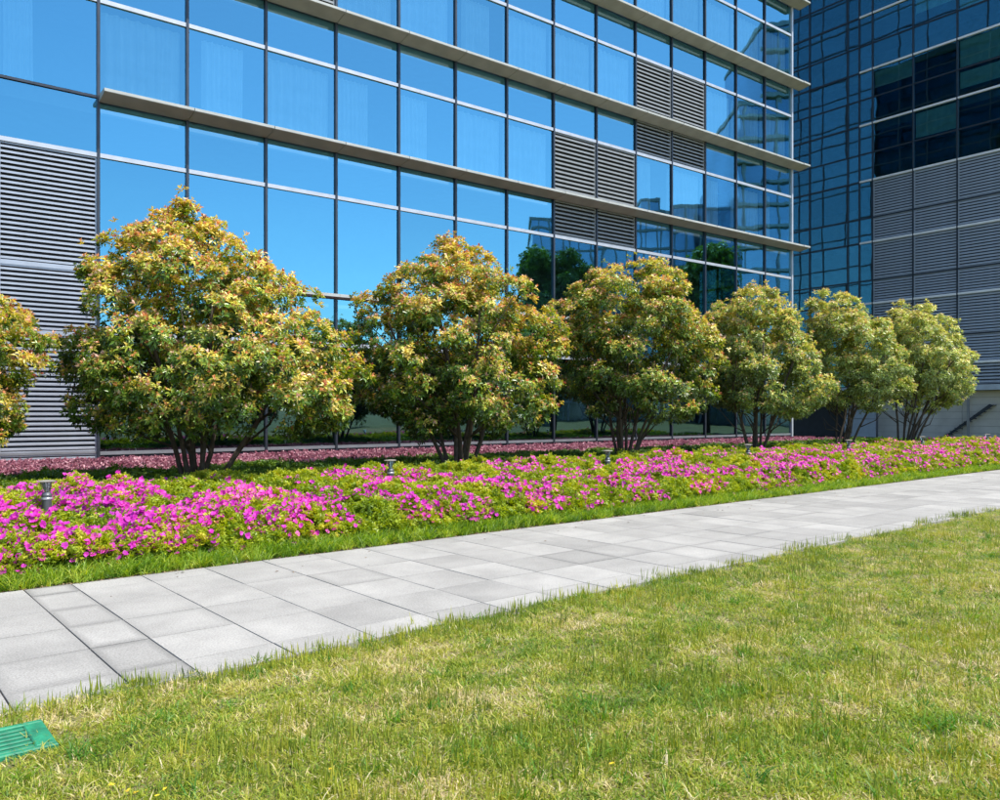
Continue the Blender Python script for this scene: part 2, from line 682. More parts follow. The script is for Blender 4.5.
# glass and louvres
for i in range(-2, NB):
    xa, xb = mu(i) + HM, mu(i + 1) - HM - (.02 if i == NB - 1 else 0)
    for k in range(len(LEDGE)):
        zl, zr = LEDGE[k], RAILZ[k + 1] if k + 1 < len(RAILZ) else TOP
        if i < 0 and k == 0: continue
        # main pane from the ledge up to the rail
        a, b = Z(zl + .05), Z(zr - .055)
        if (i, 'main', k) in LOUV:
            louvre(bld, xa, xb, a, b, .16, M['slat_warm'])
        elif b - a > .3:
            pane(bld, xa, xb, a, b, M['glass'])
        if k + 1 < len(LEDGE):
            a, b = Z(zr + .055), Z(LEDGE[k + 1] - .13)
            if (i, 'top', k) in LOUV:
                louvre(bld, xa, xb, a, b, .16, M['slat_warm'])
            else:
                pane(bld, xa, xb, a, b, M['glass'])
    if i < 0:
        pane(bld, xa, xb, Z(8.31), Z(9.70), M['glass'])
        for (a, b) in ((5.30, 8.19), (3.62, 5.22), (0.62, 3.54), (0.18, 0.56)):
            louvre(bld, xa, xb, Z(a), Z(b), .122, M['slat'], frame=.035, depth=.08)
        MB().box(xa, xb, -.03, .10, Z(5.22) + .003, Z(5.30) - .003).build('louvre_rail', M['slat'], bld)
        MB().box(xa, xb, -.03, .10, Z(3.54) + .003, Z(3.62) - .003).build('louvre_rail', M['slat'], bld)
        MB().box(xa, xb, -.03, .10, Z(.56) + .003, Z(.62) - .003).build('louvre_rail', M['steel'], bld)
    else:
        pane(bld, xa, xb, Z(3.76), Z(5.10), M['glass'])
        pane(bld, xa, xb, Z(.61), Z(3.64), M['glass_low'])
        MB().box(xa, xb, -.01, .05, 0.0, Z(.51)).build('base_panel', M['back'], bld)

# inside: floor slabs, a core wall, the dark glass end wall and the flat roof
D = 26.0  # unseen depth stretched so the end wall darkens the right block's reflections
UL, UR = mu(-2), mu(NB)
for z in LEDGE:
    MB().box(UL + .05, UR - .12, .13, D - .3, Z(z - .40), Z(z + .05)).build('floor_slab', M['interior'], bld)
MB().box(UL + .05, UR - .12, 5.5, 5.7, 0, Z(TOP - .25)).build('core_wall', M['interior'], bld)
MB().box(UL - .2, UR + .02, D - .25, D, 0, Z(TOP)).build('back_wall', M['back'], bld)
MB().box(UL - .2, UL, -.05, D - .25, 0, Z(TOP)).build('side_wall', M['back'], bld)
MB().box(UL - .2, UR + .1, -.25, D, Z(TOP) + .003, Z(TOP) + .5).build('roof', M['ledge'], bld)
MB().box(UL - .02, UR - .1, .13, D - .3, -.05, 0.02).build('ground_slab', M['interior'], bld)
# end wall of dark glass with its own mullions
ew = MB().box(UR - .015, UR + .0, .13, D - .26, 0, Z(TOP) - .01).build('end_glass', M['glass_dark'], bld)
eb = MB()
for q in range(1, 12): eb.box(UR - .05, UR + .06, q * 2.2 - .035, q * 2.2 + .035, 0, Z(TOP) - .01)
for z in LEDGE + RAILZ: eb.box(UR - .05, UR + .05, .13, D - .27, Z(z) - .05, Z(z) + .05)
eb.build('end_mullions', M['mullion'], ew)


# curtains behind some panes: softly pleated cloth
def curtain_mesh(w, h, seed):
    r = np.random.default_rng(seed)
    n = 46
    xs = np.linspace(0, w, n)
    ph = np.cumsum(r.uniform(.5, 1.5, n))
    ys = .05 * np.sin(ph * 1.1) + .02 * np.sin(ph * 2.3)
    bot = np.stack([xs * (1 + .03 * np.sin(xs * 3)), ys * 1.4, np.zeros(n)], -1)
    top = np.stack([xs, ys, np.full(n, h)], -1)
    v = np.concatenate([bot, top])
    f = np.stack([np.arange(n - 1), np.arange(1, n), np.arange(1, n) + n, np.arange(n - 1) + n], -1)
    return np_mesh('curtain', v, f, mat=M['curtain'], smooth=True)


cm = [curtain_mesh(2.05, 2.3, 1), curtain_mesh(1.2, 2.3, 2), curtain_mesh(0.7, 2.3, 3), curtain_mesh(2.05, 2.3, 6)]
for k in (1, 2, 3, 4):
    for i in range(-2, NB):
        if (i, 'main', k) in LOUV: continue
        c = random.choice([0, 0, 1, 2, 3, 3, 1])
        put('curtain', cm[c], bld, (mu(i) + .09 + random.choice([0, 0, .4]) * (c in (1, 2)), .28, Z(LEDGE[k] + .06)))

# ------------------------------------------------------------------ the dark tower block at the right
b2 = empty('dark_office_block', (23.2, 52.0, 0.0), R(-52.5))
tag(b2, 'dark glass office block with grey louvred lower storeys at the right edge', 'building')
FL = [4.55, 8.58, 12.5, 16.45, 20.05, 23.5, 27.05, 30.6, 34.1]
MID = [6.2, 10.05, 14.05, 18.2, 21.7, 25.15, 28.7, 32.2]
VX = [-13.7, -11.15, -8.6, -6.05, -3.5, -0.78, 0.0, 0.88, 3.42, 5.97, 8.52, 11.07]
T2 = 35.0
M['slat_dark'] = simple('mid_grey_louvre_metal', (0.40, 0.46, 0.54), 0.4, 0.2, 0.08)
M['rail_white'] = simple('white_painted_rail', (0.80, 0.82, 0.84), 0.4, 0.0, 0.06)
M['panel_pale'] = simple('pale_wall_cladding', (0.50, 0.49, 0.45), 0.6, 0.0, 0.12, 1.2)
M['concrete'] = simple('grey_soffit', (0.25, 0.26, 0.27), 0.7)
for x in VX:
    lo = 3.25 if x > -6 else 0
    MB().box(x - .04, x + .04, -.08, .10, lo, T2).build('mullion', M['mullion'] if x < .5 else M['rail'] if x > .5 and False else M['mullion'], b2)
for i in range(len(VX) - 1):
    xa, xb = VX[i] + .04, VX[i + 1] - .04
    lou = VX[i] > 0.5
    for k in range(len(FL)):
        z0 = FL[k]
        z2 = FL[k + 1] if k + 1 < len(FL) else T2
        zm = MID[k] if k < len(MID) else None
        pieces = [(z0 + .06, zm - .05), (zm + .05, z2 - .06)] if zm else [(z0 + .06, z2 - .06)]
        for (a, b) in pieces:
            if lou and b < 16.5:
                louvre(b2, xa, xb, a, b, .17, M['slat_dark'], frame=.03, depth=.035)
            else:
                pane(b2, xa, xb, a, b, M['glass_dark'])
        bright = VX[i] >= -0.01
        MB().box(xa + .002, xb - .002, -.10 if bright else -.05, .08, z0 - .058, z0 + .058).build('rail', M['rail_white'] if bright else M['mullion'], b2)
        if zm: MB().box(xa + .002, xb - .002, -.04, .08, zm - .048, zm + .048).build('transom', M['mullion'], b2)
    if VX[i] <= 0.5 and VX[i] > -6.1:
        pane(b2, xa, xb, 3.3, 4.49, M['glass_dark'])
    if lou:
        louvre(b2, xa, xb, 3.3, 4.49, .20, M['slat_dark'], frame=.03, depth=.10)
for z in FL[1:] + [T2 - .2]:
    MB().box(VX[0], VX[-1] - .1, .25, 13, z - .45, z + .02).build('floor_slab', M['interior'], b2)
MB().box(VX[0], VX[-1] - .1, 5.0, 5.2, 0, T2 - .7).build('core_wall', M['interior'], b2)
MB().box(VX[-1] + .045, VX[-1] + .35, -.1, 14, 0, T2).build('side_wall', M['panel_pale'], b2)
MB().box(VX[0] - .3, VX[0] - .045, -.1, 14, 0, T2).build('side_wall', M['back'], b2)
MB().box(VX[0], VX[-1], 13.2, 13.6, 0, T2 - .01).build('back_wall', M['back'], b2)
MB().box(VX[0] - .3, VX[-1] + .35, -.3, 14, T2 + .003, T2 + .6).build('roof', M['concrete'], b2)
# open ground storey: beam, pale clad wall set back, posts
MB().box(-6.0, VX[-1] - .003, -.16, .22, 2.92, 3.24).build('entrance_beam', M['slat_dark'], b2)
for z0 in np.arange(0.0, 2.9, .42):
    x_l = 0.9
    for (xa, xb) in ((x_l, 3.4), (3.41, 5.96), (5.97, 8.5), (8.51, 11.0)):
        MB().box(xa, xb - .012, .62, .72, z0, min(z0 + .405, 2.91)).build('cladding_panel', M['panel_pale'], b2)
MB().box(-.1, 11.06, .73, .95, 0, 2.91).build('rear_wall', M['concrete'], b2)
for (xa, xb, z0, z1) in ((-1.2, .88, .06, 1.2), (-1.2, .88, 1.24, 2.9)):
    MB().box(xa, xb, .30, .36, z0, z1).build('wall_panel', M['slat_dark'], b2)
MB().box(-6.0, -1.25, 1.4, 1.5, 0, 2.91).build('doorway', M['back'], b2)
for x in (3.42, 6.55, 9.6):
    MB().box(x - .06, x + .06, -.06, .06, 0, 2.917).build('post', M['steel'], b2)
# steel stair climbing along the pale wall
st = MB()
for q in range(11):
    st.box(4.95 + q * .26, 5.23 + q * .26, .12, .58, .12 + q * .19, .16 + q * .19)
st.build('stair_tread', M['mullion'], b2)
sg = MB()
sg.add([(4.9, .10, .0), (5.1, .10, .0), (7.85, .10, 2.02), (7.65, .10, 2.12), (4.9, .12, .0), (5.1, .12, .0), (7.85, .12, 2.02), (7.65, .12, 2.12)],
       [(3, 2, 1, 0), (4, 5, 6, 7), (0, 1, 5, 4), (1, 2, 6, 5), (2, 3, 7, 6), (3, 0, 4, 7)])
sg.build('stair_stringer', M['mullion'], b2)


# blinds drawn behind some of its upper panes
bl_m = MB().box(0, 2.4, 0, .02, 0, 1.0).mesh('blind', simple('pale_green_blind', (.62, .78, .74), .8))
for (x, z, h) in ((6.05, 21.85, 1.55), (6.05, 20.6, .95), (6.05, 25.3, 1.7), (8.6, 21.85, 1.55), (3.5, 26.0, .9), (3.5, 18.4, 1.5), (8.6, 24.0, 1.0), (.95, 22.3, 1.0)):
    o = put('blind', bl_m, b2, (x, .16, z))
    o.scale = (1, 1, h)

# ------------------------------------------------------------------ foliage builders
def rosettes(p, ax, col_out, col_in, L, W, k_out=6, k_in=4, r=rng):
    """leaf whorls: p (N,3) tips, ax (N,3) shoot axis; outer leaves spread, inner ones upright and younger"""
    N = len(p)
    ref = np.where(np.abs(ax[:, 2:3]) < .9, np.array([[0, 0, 1.]]), np.array([[1., 0, 0]]))
    t = np.cross(ax, ref)
    t /= np.linalg.norm(t, axis=1, keepdims=True)
    b = np.cross(ax, t)
    K = k_out + k_in
    ph = r.uniform(0, 6.28, (N, 1)) + np.arange(K)[None] * 2.4 + r.uniform(-.3, .3, (N, K))
    th = np.concatenate([r.uniform(.9, 1.75, (N, k_out)), r.uniform(.2, .8, (N, k_in))], 1)
    ll = np.concatenate([r.uniform(.8, 1.25, (N, k_out)), r.uniform(.5, .95, (N, k_in))], 1) * np.asarray(L).reshape(-1, 1)
    ct, s_ = np.cos(th)[..., None], np.sin(th)[..., None]
    rad = np.cos(ph)[..., None] * t[:, None] + np.sin(ph)[..., None] * b[:, None]
    d = ax[:, None] * ct + rad * s_
    side = np.cross(d, ax[:, None] + .3 * rad)
    side /= np.linalg.norm(side, axis=2, keepdims=True) + 1e-9
    up = np.cross(side, d)
    lw = (ll * W)[..., None]
    back = np.concatenate([r.uniform(-.6, .0, (N, k_out)), np.zeros((N, k_in))], 1)[..., None] * np.asarray(L).reshape(-1, 1, 1)
    base = p[:, None] + ax[:, None] * back
    l3 = ll[..., None]
    mid = base + d * l3 * .5
    v = np.stack([base, mid + side * lw + up * lw * .45, base + d * l3 - ax[:, None] * 0 - np.array([0, 0, 1.]) * l3 * .12, mid - side * lw + up * lw * .45], 2)
    c = np.concatenate([np.repeat(col_out[:, None], k_out, 1), np.repeat(col_in[:, None], k_in, 1)], 1)
    c = c * r.uniform(.55, 1.38, (N, K, 1))
    c = np.repeat(c[:, :, None], 4, 2)
    v = v.reshape(-1, 3)
    n4 = len(v) // 4
    i = np.arange(n4)[:, None] * 4
    f = np.concatenate([i + np.array([[0, 1, 2]]), i + np.array([[0, 2, 3]])], 1).reshape(-1, 3)
    return v, f, c.reshape(-1, 3)


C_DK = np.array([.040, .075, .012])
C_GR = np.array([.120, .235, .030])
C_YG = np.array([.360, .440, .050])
C_GO = np.array([.700, .570, .130])
C_OR = np.array([.700, .330, .150])
C_PK = np.array([.760, .510, .390])
C_RD = np.array([.380, .110, .070])


def lerp(a, b, t):
    return a + (b - a) * np.asarray(t)[..., None]


M['leaf'] = leaf_mat('glossy_photinia_leaf', .32, .30)
M['bark'] = simple('dark_brown_bark', (0.060, 0.045, 0.033), 0.85, 0, 0.35, 9, 0.9, 30)


def photinia(base, prof, D_, dens, label, seed, redness=1.0, pale=0.0):
    """multi-stemmed tree; prof = (photo row, left, right) silhouette measured at depth D_"""
    r = np.random.default_rng(seed)
    root = empty('photinia_tree', (base[0], base[1], base[2]))
    tag(root, label, 'tree', 'row of photinia trees in the flower bed')
    z = np.array([EYE + (HY - y) / F_PX * D_ for y, a, b in prof]) - base[2]
    xc = np.array([((a + b) / 2 - 500) / F_PX * D_ for y, a, b in prof]) - base[0]
    rd = np.array([(b - a) / 2 / F_PX * D_ for y, a, b in prof])
    o = np.argsort(z)
    z, xc, rd = z[o], xc[o], rd[o]
    zb, zt = z[0], z[-1]
    rmax = rd.max()
    # clumps through the crown, most of them near its skin
    n_c = int(400 * (rmax / 2.5) ** 1.5)
    zz = zb + (zt - zb) * r.beta(1.25, 1.15, n_c * 3)
    keep = r.uniform(0, 1, len(zz)) < (np.interp(zz, z, rd) / rmax) ** 1.1 + .06
    zz = zz[keep][:n_c]
    n_c = len(zz)
    rr = np.interp(zz, z, rd)
    ang = r.uniform(0, 6.28, n_c)
    q = np.sqrt(r.uniform(.10, 1.0, n_c))
    q = np.where(zz < zb + .16 * (zt - zb), np.maximum(q, r.uniform(.55, .95, n_c)), q)   # the crown is hollow underneath
    cr = r.uniform(.18, .38, n_c) * (0.55 + .45 * rr / rmax)
    q = q * np.clip(rr - cr * .62, .02, None)
    lump = 1 + .06 * np.sin(ang * 3 + zz * 2.1 + seed) + .05 * np.sin(ang * 5 - zz * 3.3)
    C = np.stack([np.interp(zz, z, xc) + q * np.cos(ang) * lump, q * np.sin(ang) * .98 * lump, zz], -1)
    clump_age = r.uniform(0, 1, n_c)
    # rosettes on each clump: upper and outer side, fewer beneath
    n_r = np.maximum(10, (dens * cr ** 2 * 400).astype(int))
    ci = np.repeat(np.arange(n_c), n_r)
    N = len(ci)
    dv = r.normal(0, 1, (N, 3))
    outw = C.copy()
    outw[:, 0] -= np.interp(zz, z, xc)
    outw[:, 2] = (zz - (zb + .40 * (zt - zb))) * .8
    outw /= np.linalg.norm(outw, axis=1, keepdims=True) + 1e-6
    dv += outw[ci] * .9 + np.array([0, 0, .45])
    dv /= np.linalg.norm(dv, axis=1, keepdims=True)
    rad = cr[ci] * r.uniform(.55, 1.12, N) ** .7
    P = C[ci] + dv * rad[:, None] * np.array([1.12, 1.12, .88])
    # a few long shoots break the outline
    long_ = r.uniform(0, 1, N) < .03
    P[long_] += (outw[ci][long_] * .5 + np.array([0, 0, .6])) * r.uniform(.06, .26, (long_.sum(), 1))
    ax = dv * .8 + outw[ci] * .35 + np.array([0, 0, .45]) + r.normal(0, .25, (N, 3))
    ax /= np.linalg.norm(ax, axis=1, keepdims=True)
    # age of the shoot: young, red and gold at the outside of clumps, green within and low down
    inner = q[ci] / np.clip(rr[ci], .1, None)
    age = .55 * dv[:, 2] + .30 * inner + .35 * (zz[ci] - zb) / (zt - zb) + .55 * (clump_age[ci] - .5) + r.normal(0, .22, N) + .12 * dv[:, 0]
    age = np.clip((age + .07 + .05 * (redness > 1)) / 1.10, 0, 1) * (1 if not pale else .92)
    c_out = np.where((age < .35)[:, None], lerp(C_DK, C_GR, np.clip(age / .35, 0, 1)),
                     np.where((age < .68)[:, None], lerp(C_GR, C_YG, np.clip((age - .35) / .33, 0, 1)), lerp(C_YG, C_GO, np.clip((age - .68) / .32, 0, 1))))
    pick = r.uniform(0, 1, N)
    young = np.where((pick < .30)[:, None], C_GO, np.where((pick < .30 + .30 * redness)[:, None], C_OR, np.where((pick < .90)[:, None], C_PK, C_RD)))
    c_in = lerp(c_out, young, np.clip((age - .25) / .45, 0, 1))
    if pale:
        w = np.array([.62, .70, .24])
        c_out = c_out * (1 - pale) + w * pale
        c_in = c_in * (1 - pale * 1.0) + w * pale * 1.0
    Ls = r.uniform(.075, .115, N) * (D_ / 18) ** .25
    v, f, c = rosettes(P, ax, c_out, c_in, Ls, .185, 6, 5, r)
    crown = put('crown', np_mesh('crown', v, f, c, M['leaf']), root)
    # stems: many leaders fanning out from one foot, forked near the crown
    ns = 8
    tr = MB()
    for s in range(ns):
        a = s * 6.28 / ns + r.uniform(-.4, .4)
        lean = r.uniform(.22, .72) if s % 4 else r.uniform(.0, .25)
        hgt = zb + (zt - zb) * r.uniform(.35, .62)
        ex = np.interp(hgt, z, xc) + lean * 1.15 * rmax * math.cos(a)
        ey = lean * 1.15 * rmax * math.sin(a)
        bx, by = .13 * math.cos(a) * r.uniform(.4, 1.2), .13 * math.sin(a) * r.uniform(.4, 1.2)
        pts, rads = [], []
        wob = np.cumsum(r.normal(0, .032, (8, 2)), 0)
        for i in range(8):
            t = i / 7
            e = t ** (.85 if s % 2 else 1.35)
            pts.append((bx + (ex - bx) * e + wob[i, 0] * (t > 0), by + (ey - by) * e + wob[i, 1] * (t > 0), -.1 + (hgt + .1) * t))
            rads.append((.046 * (1 - .75 * t) + .010) * r.uniform(.85, 1.1) * (rmax / 2.5) ** .5 + (.03 if i == 0 else 0))
        tr.tube(pts, rads, 8)
        for i0 in (2, 3, 3, 4, 5):
            p0 = np.array(pts[i0])
            out = np.array([math.cos(a + r.uniform(-1.2, 1.2)), math.sin(a + r.uniform(-1.2, 1.2)), r.uniform(.5, 1.4)])
            ln = r.uniform(.5, 1.15) * rmax / 2.5
            p1 = p0 + out * ln * .5 + r.normal(0, .05, 3)
            p2 = p0 + out * ln + np.array([0, 0, .15]) + r.normal(0, .07, 3)
            tr.tube([tuple(p0), tuple(p1), tuple(p2)], [rads[i0] * .55, rads[i0] * .4, .008], 6)
    tr.build('trunk', M['bark'], root, smooth=True)
    return root


ROWDIR = np.array([math.cos(R(37.5)), math.sin(R(37.5))])
T1 = np.array([-5.41, 14.3])


def on_row(px):
    t = (px - 500) / F_PX
    u = (t * T1[1] - T1[0]) / (ROWDIR[0] - t * ROWDIR[1])
    return T1 + u * ROWDIR


TREES = [
    (-197, [(160, -265, -205), (210, -350, -110), (260, -380, -50), (296, -390, 4), (330, -390, 30), (370, -390, 28), (405, -380, 22), (440, -350, -8), (470, -280, -70)],
     1.0, 'reddish tree cut off by the left edge of the photo', 1.3, 0.0),
    (198, [(208, 178, 196), (225, 150, 218), (250, 105, 255), (280, 90, 292), (310, 88, 325), (340, 78, 348), (370, 68, 368), (398, 76, 364), (422, 100, 348), (438, 135, 315)],
     1.0, 'largest golden red tree, in front of the silver louvred wall', 1.1, 0.0),
    (462, [(242, 445, 463), (258, 405, 488), (285, 372, 530), (315, 352, 550), (350, 348, 560), (380, 352, 568), (405, 370, 566), (420, 390, 556), (432, 412, 540)],
     1.0, 'second large golden tree right of the largest one', 1.0, 0.0),
    (622, [(264, 638, 664), (278, 585, 685), (298, 555, 696), (330, 550, 708), (360, 556, 714), (390, 562, 714), (406, 572, 706), (418, 592, 690)],
     1.0, 'orange tipped tree below the reflected tree in the glass', 1.0, 0.05),
    (755, [(290, 742, 765), (303, 716, 788), (328, 702, 804), (360, 702, 820), (385, 706, 832), (402, 712, 828), (413, 726, 808)],
     .95, 'yellow green tree standing at the corner of the blue facade', .8, .22),
    (840, [(292, 815, 832), (305, 804, 856), (330, 803, 888), (360, 815, 905), (385, 820, 914), (402, 828, 905), (411, 842, 888)],
     .9, 'pale golden tree between the corner tree and the last tree', .8, .32),
    (905, [(304, 892, 925), (320, 884, 944), (345, 886, 964), (366, 882, 979), (386, 886, 970), (402, 895, 958), (409, 905, 938)],
     .9, 'pale green tree at the right end of the row', .5, .45),
]
for i, (px, prof, dens, lab, red, pale) in enumerate(TREES):
    p = on_row(px)
    photinia((p[0], p[1], 0.15), prof, p[1], dens, lab, 100 + i, red, pale)


# ------------------------------------------------------------------ scattered plants (uncountable): instanced clumps
def template_set(name, objs):
    c = bpy.data.collections.new(name)
    for o in objs: c.objects.link(o)
    return c


def tmpl(name, v, f, m):
    return bpy.data.objects.new(name, np_mesh(name, v, f, mat=m))


def scatter(name, pts, rot, scl, tint, objs, label, cat, parent=None):
    me = bpy.data.meshes.new(name)
    N = len(pts)
    me.vertices.add(N)
    me.vertices.foreach_set('co', np.asarray(pts, np.float32).ravel())
    for an, ty, dat, key in (('rot', 'FLOAT_VECTOR', rot, 'vector'), ('scl', 'FLOAT', scl, 'value'), ('tint', 'FLOAT', tint, 'value'),
                             ('pick', 'INT', rng.integers(0, len(objs), N), 'value')):
        a = me.attributes.new(an, ty, 'POINT')
        a.data.foreach_set(key, np.asarray(dat, np.int32 if ty == 'INT' else np.float32).ravel())
    o = put(name, me, parent)
    ng = bpy.data.node_groups.new(name + '_scatter', 'GeometryNodeTree')
    ng.interface.new_socket('Geometry', in_out='INPUT', socket_type='NodeSocketGeometry')
    ng.interface.new_socket('Geometry', in_out='OUTPUT', socket_type='NodeSocketGeometry')
    n, l = ng.nodes, ng.links
    gi, go = n.new('NodeGroupInput'), n.new('NodeGroupOutput')
    ip = n.new('GeometryNodeInstanceOnPoints')
    ci = n.new('GeometryNodeCollectionInfo')
    ci.inputs['Collection'].default_value = template_set(name + '_clumps', objs)
    ci.inputs['Separate Children'].default_value = True
    ci.inputs['Reset Children'].default_value = True
    ip.inputs['Pick Instance'].default_value = True
    l.new(gi.outputs[0], ip.inputs['Points'])
    l.new(ci.outputs[0], ip.inputs['Instance'])

    def na(nm, ty):
        q = n.new('GeometryNodeInputNamedAttribute')
        q.data_type = ty
        q.inputs[0].default_value = nm
        return q.outputs[0]
    l.new(na('pick', 'INT'), ip.inputs['Instance Index'])
    l.new(na('rot', 'FLOAT_VECTOR'), ip.inputs['Rotation'])
    l.new(na('scl', 'FLOAT'), ip.inputs['Scale'])
    l.new(ip.outputs[0], go.inputs[0])
    md = o.modifiers.new('scatter', 'NODES')
    md.node_group = ng
    return tag(o, label, cat, kind='stuff')


def blades(n, h, w, spread, lean, r, bend=.3, seg=2):
    """tuft of n tapering blades; returns v, f (triangles)"""
    V, Fc = [], []
    for k in range(n):
        a = r.uniform(0, 6.28)
        rr = spread * math.sqrt(r.uniform(0, 1))
        bx, by = rr * math.cos(a), rr * math.sin(a)
        d = r.uniform(0, 6.28)
        ln = lean * r.uniform(.2, 1.2)
        hh = h * r.uniform(.55, 1.2)
        dx, dy = math.cos(d), math.sin(d)
        fa = r.uniform(0, 6.28)
        sx, sy = math.cos(fa) * w / 2, math.sin(fa) * w / 2
        b = len(V)
        for s in range(seg):
            t = s / seg
            off = hh * (ln * t + bend * ln * t * t)
            zz = hh * t * (1 - .25 * ln * t)
            k2 = 1 - .45 * t
            V += [(bx + dx * off - sx * k2, by + dy * off - sy * k2, zz), (bx + dx * off + sx * k2, by + dy * off + sy * k2, zz)]
        off = hh * (ln + bend * ln)
        V.append((bx + dx * off, by + dy * off, max(.003, hh * (1 - .45 * ln))))
        for s in range(seg - 1):
            i = b + s * 2
            Fc += [(i, i + 1, i + 3), (i, i + 3, i + 2)]
        i = b + (seg - 1) * 2
        Fc.append((i, i + 1, i + 2))
    return np.array(V), np.array(Fc)


def rand_rot(N, tilt=.15):
    return np.stack([rng.normal(0, tilt, N), rng.normal(0, tilt, N), rng.uniform(0, 6.28, N)], -1)


# ---- azalea bed
V_AZ0, V_AZ1, V_GR1, V_LO0 = V_FAR + .34, V_FAR + 4.6, V_FAR + 8.6, V_FAR + 8.5
az_n1, az_n2, az_n3 = Noise(1.9, seed=21), Noise(.6, seed=22), Noise(1.3, seed=23)


def azalea_h(u, v):
    x, y = pw(u, v)
    t = np.clip((v - V_AZ0 + .10) / .42, 0, 1)
    prof = np.sqrt(t) * .43
    back = np.clip((v - (V_AZ1 - .8)) / 1.8, 0, 1)
    prof = prof * (1 - .30 * back)
    h = prof * (1 + .17 * az_n1(x, y) + .17 * az_n2(x, y))
    for px, Yd in BL:                              # the shrubs are clipped back before each light
        X = (px - 500) / F_PX * Yd
        n = math.hypot(X, Yd)
        a = (np.asarray(x) * X + np.asarray(y) * Yd) / n - n
        b = (np.asarray(x) * Yd - np.asarray(y) * X) / n
        dip = np.clip(1.4 - np.abs(b) / .16, 0, 1) * np.clip((a + 1.3) / .3, 0, 1) * np.clip((.25 - a) / .2, 0, 1)
        h = h * (1 - .48 * dip)
    return h


az_leaf = leaf_mat('azalea_leaf', .45, .35, tint_nodes=ramp_tint([(0, (.07, .13, .012)), (.3, (.19, .29, .018)), (.65, (.40, .47, .025)), (1, (.62, .56, .05))]))


def small_rosette(n, L, W, r, up=.5):
    p = r.normal(0, .03, (n, 3)) * np.array([1, 1, .6])
    ax = r.normal(0, .45, (n, 3)) + np.array([0, 0, 1.])
    ax /= np.linalg.norm(ax, axis=1, keepdims=True)
    v, f, c = rosettes(p, ax, np.ones((n, 3)), np.ones((n, 3)), np.full(n, L), W, 5, 3, r)
    return v, f


def frustum_keep(x, y, margin=1.6):
    lim = np.abs(y) * .64 + margin
    return (np.abs(x) < lim) & (y > 1.0)


def sample_bed(N, v0, v1, power=1.0, u0=-9, u1=36):
    """points in the bed, denser near the camera"""
    out_u, out_v = [], []
    got = 0
    while got < N:
        u = rng.uniform(u0, u1, N)
        v = rng.uniform(v0, v1, N)
        x, y = pw(u, v)
        k = frustum_keep(x, y) & (rng.uniform(0, 1, N) < np.clip(9.0 / np.hypot(x, y), 0, 1) ** power)
        out_u.append(u[k])
        out_v.append(v[k])
        got += k.sum()
    return np.concatenate(out_u)[:N], np.concatenate(out_v)[:N]


def shrub_points(N, v0, v1, hf, power, sink=.10):
    u, v = sample_bed(N, v0, v1, power)
    h = hf(u, v)
    x, y = pw(u, v)
    z = bed_z(u, v) + h - np.abs(rng.normal(0, sink, N)) * (h > .05)
    return u, v, np.stack([x, y, np.maximum(z, bed_z(u, v) + .01)], -1)


r_ = np.random.default_rng(7)
az_t = [tmpl('azalea_sprig', *small_rosette(5, .042, .22, r_), az_leaf) for _ in range(4)]
N = 52000
u, v, P = shrub_points(N, V_AZ0, V_AZ1 + .6, azalea_h, 1.05, .07)
tint = np.clip(.56 + .16 * az_n1(P[:, 0], P[:, 1]) + .10 * az_n3(P[:, 0] * 3, P[:, 1] * 3) + rng.normal(0, .17, N), 0, 1)
scatter('azalea_foliage', P, rand_rot(N, .35), rng.uniform(.8, 1.45, N), tint, az_t, 'yellow green azalea leaves massed along the paved path', 'azalea')

# ---- azalea blossom
fl_mat = leaf_mat('magenta_petal', .55, .35, tint_nodes=ramp_tint([(0, (.36, .015, .34)), (.4, (.60, .025, .44)), (.75, (.74, .05, .48)), (1, (.84, .17, .48))]))


def flower(r):
    V, Fc = [], []
    for k in range(5):
        a = k * 6.283 / 5 + r.uniform(-.12, .12)
        d = np.array([math.cos(a), math.sin(a), 0])
        s = np.array([-math.sin(a), math.cos(a), 0])
        up = np.array([0, 0, 1.])
        el = r.uniform(.30, .75)
        L = r.uniform(.034, .043)
        w = L * .50
        dd = d * math.cos(el) + up * math.sin(el)
        c0 = np.zeros(3)
        m1 = dd * L * .55
        tip = dd * L * .95 + d * L * .12 - up * L * .12
        b = len(V)
        V += [c0, m1 + s * w, tip + s * w * .55, tip - s * w * .55, m1 - s * w, m1 - up * .004]
        Fc += [(b, b + 1, b + 5), (b + 5, b + 1, b + 2), (b + 5, b + 2, b + 3), (b + 5, b + 3, b + 4), (b, b + 5, b + 4)]
    return np.array(V), np.array(Fc)


fl_t = [tmpl('azalea_blossom', *flower(r_), fl_mat) for _ in range(5)]
N = 40000
u, v, P = shrub_points(N, V_AZ0 - .02, V_AZ1, azalea_h, .95, .0)
patch = az_n1(P[:, 0] * .8 + 5, P[:, 1] * .8) * .55 + az_n3(P[:, 0] * 1.4 + 9, P[:, 1] * 1.4) * .45 + az_n2(P[:, 0] + 3, P[:, 1]) * .30
patch = patch + .55 * np.clip((5 - u) / 4, 0, 1) - .12 * np.clip((u - 12) / 8, 0, 1) + .15 * np.clip((V_AZ0 + 1.2 - v) / 1.0, 0, 1)
fade = np.clip((V_AZ1 + .1 - v) / 2.0, 0, 1)
prob = np.clip((patch + .20) / .6, 0, 1) * fade
k = rng.uniform(0, 1, N) < prob * .95
u, v, P = u[k], v[k], P[k]
N = len(P)
front = np.clip((V_AZ0 + .35 - v) / .35, 0, 1)
P = P + np.stack([rng.normal(0, .02, N), rng.normal(0, .02, N), rng.uniform(-.03, .045, N) - front * rng.uniform(0, .10, N)], -1)
rot = np.stack([rng.normal(.62, .38, N), rng.normal(0, .38, N), rng.normal(0, .7, N)], -1)
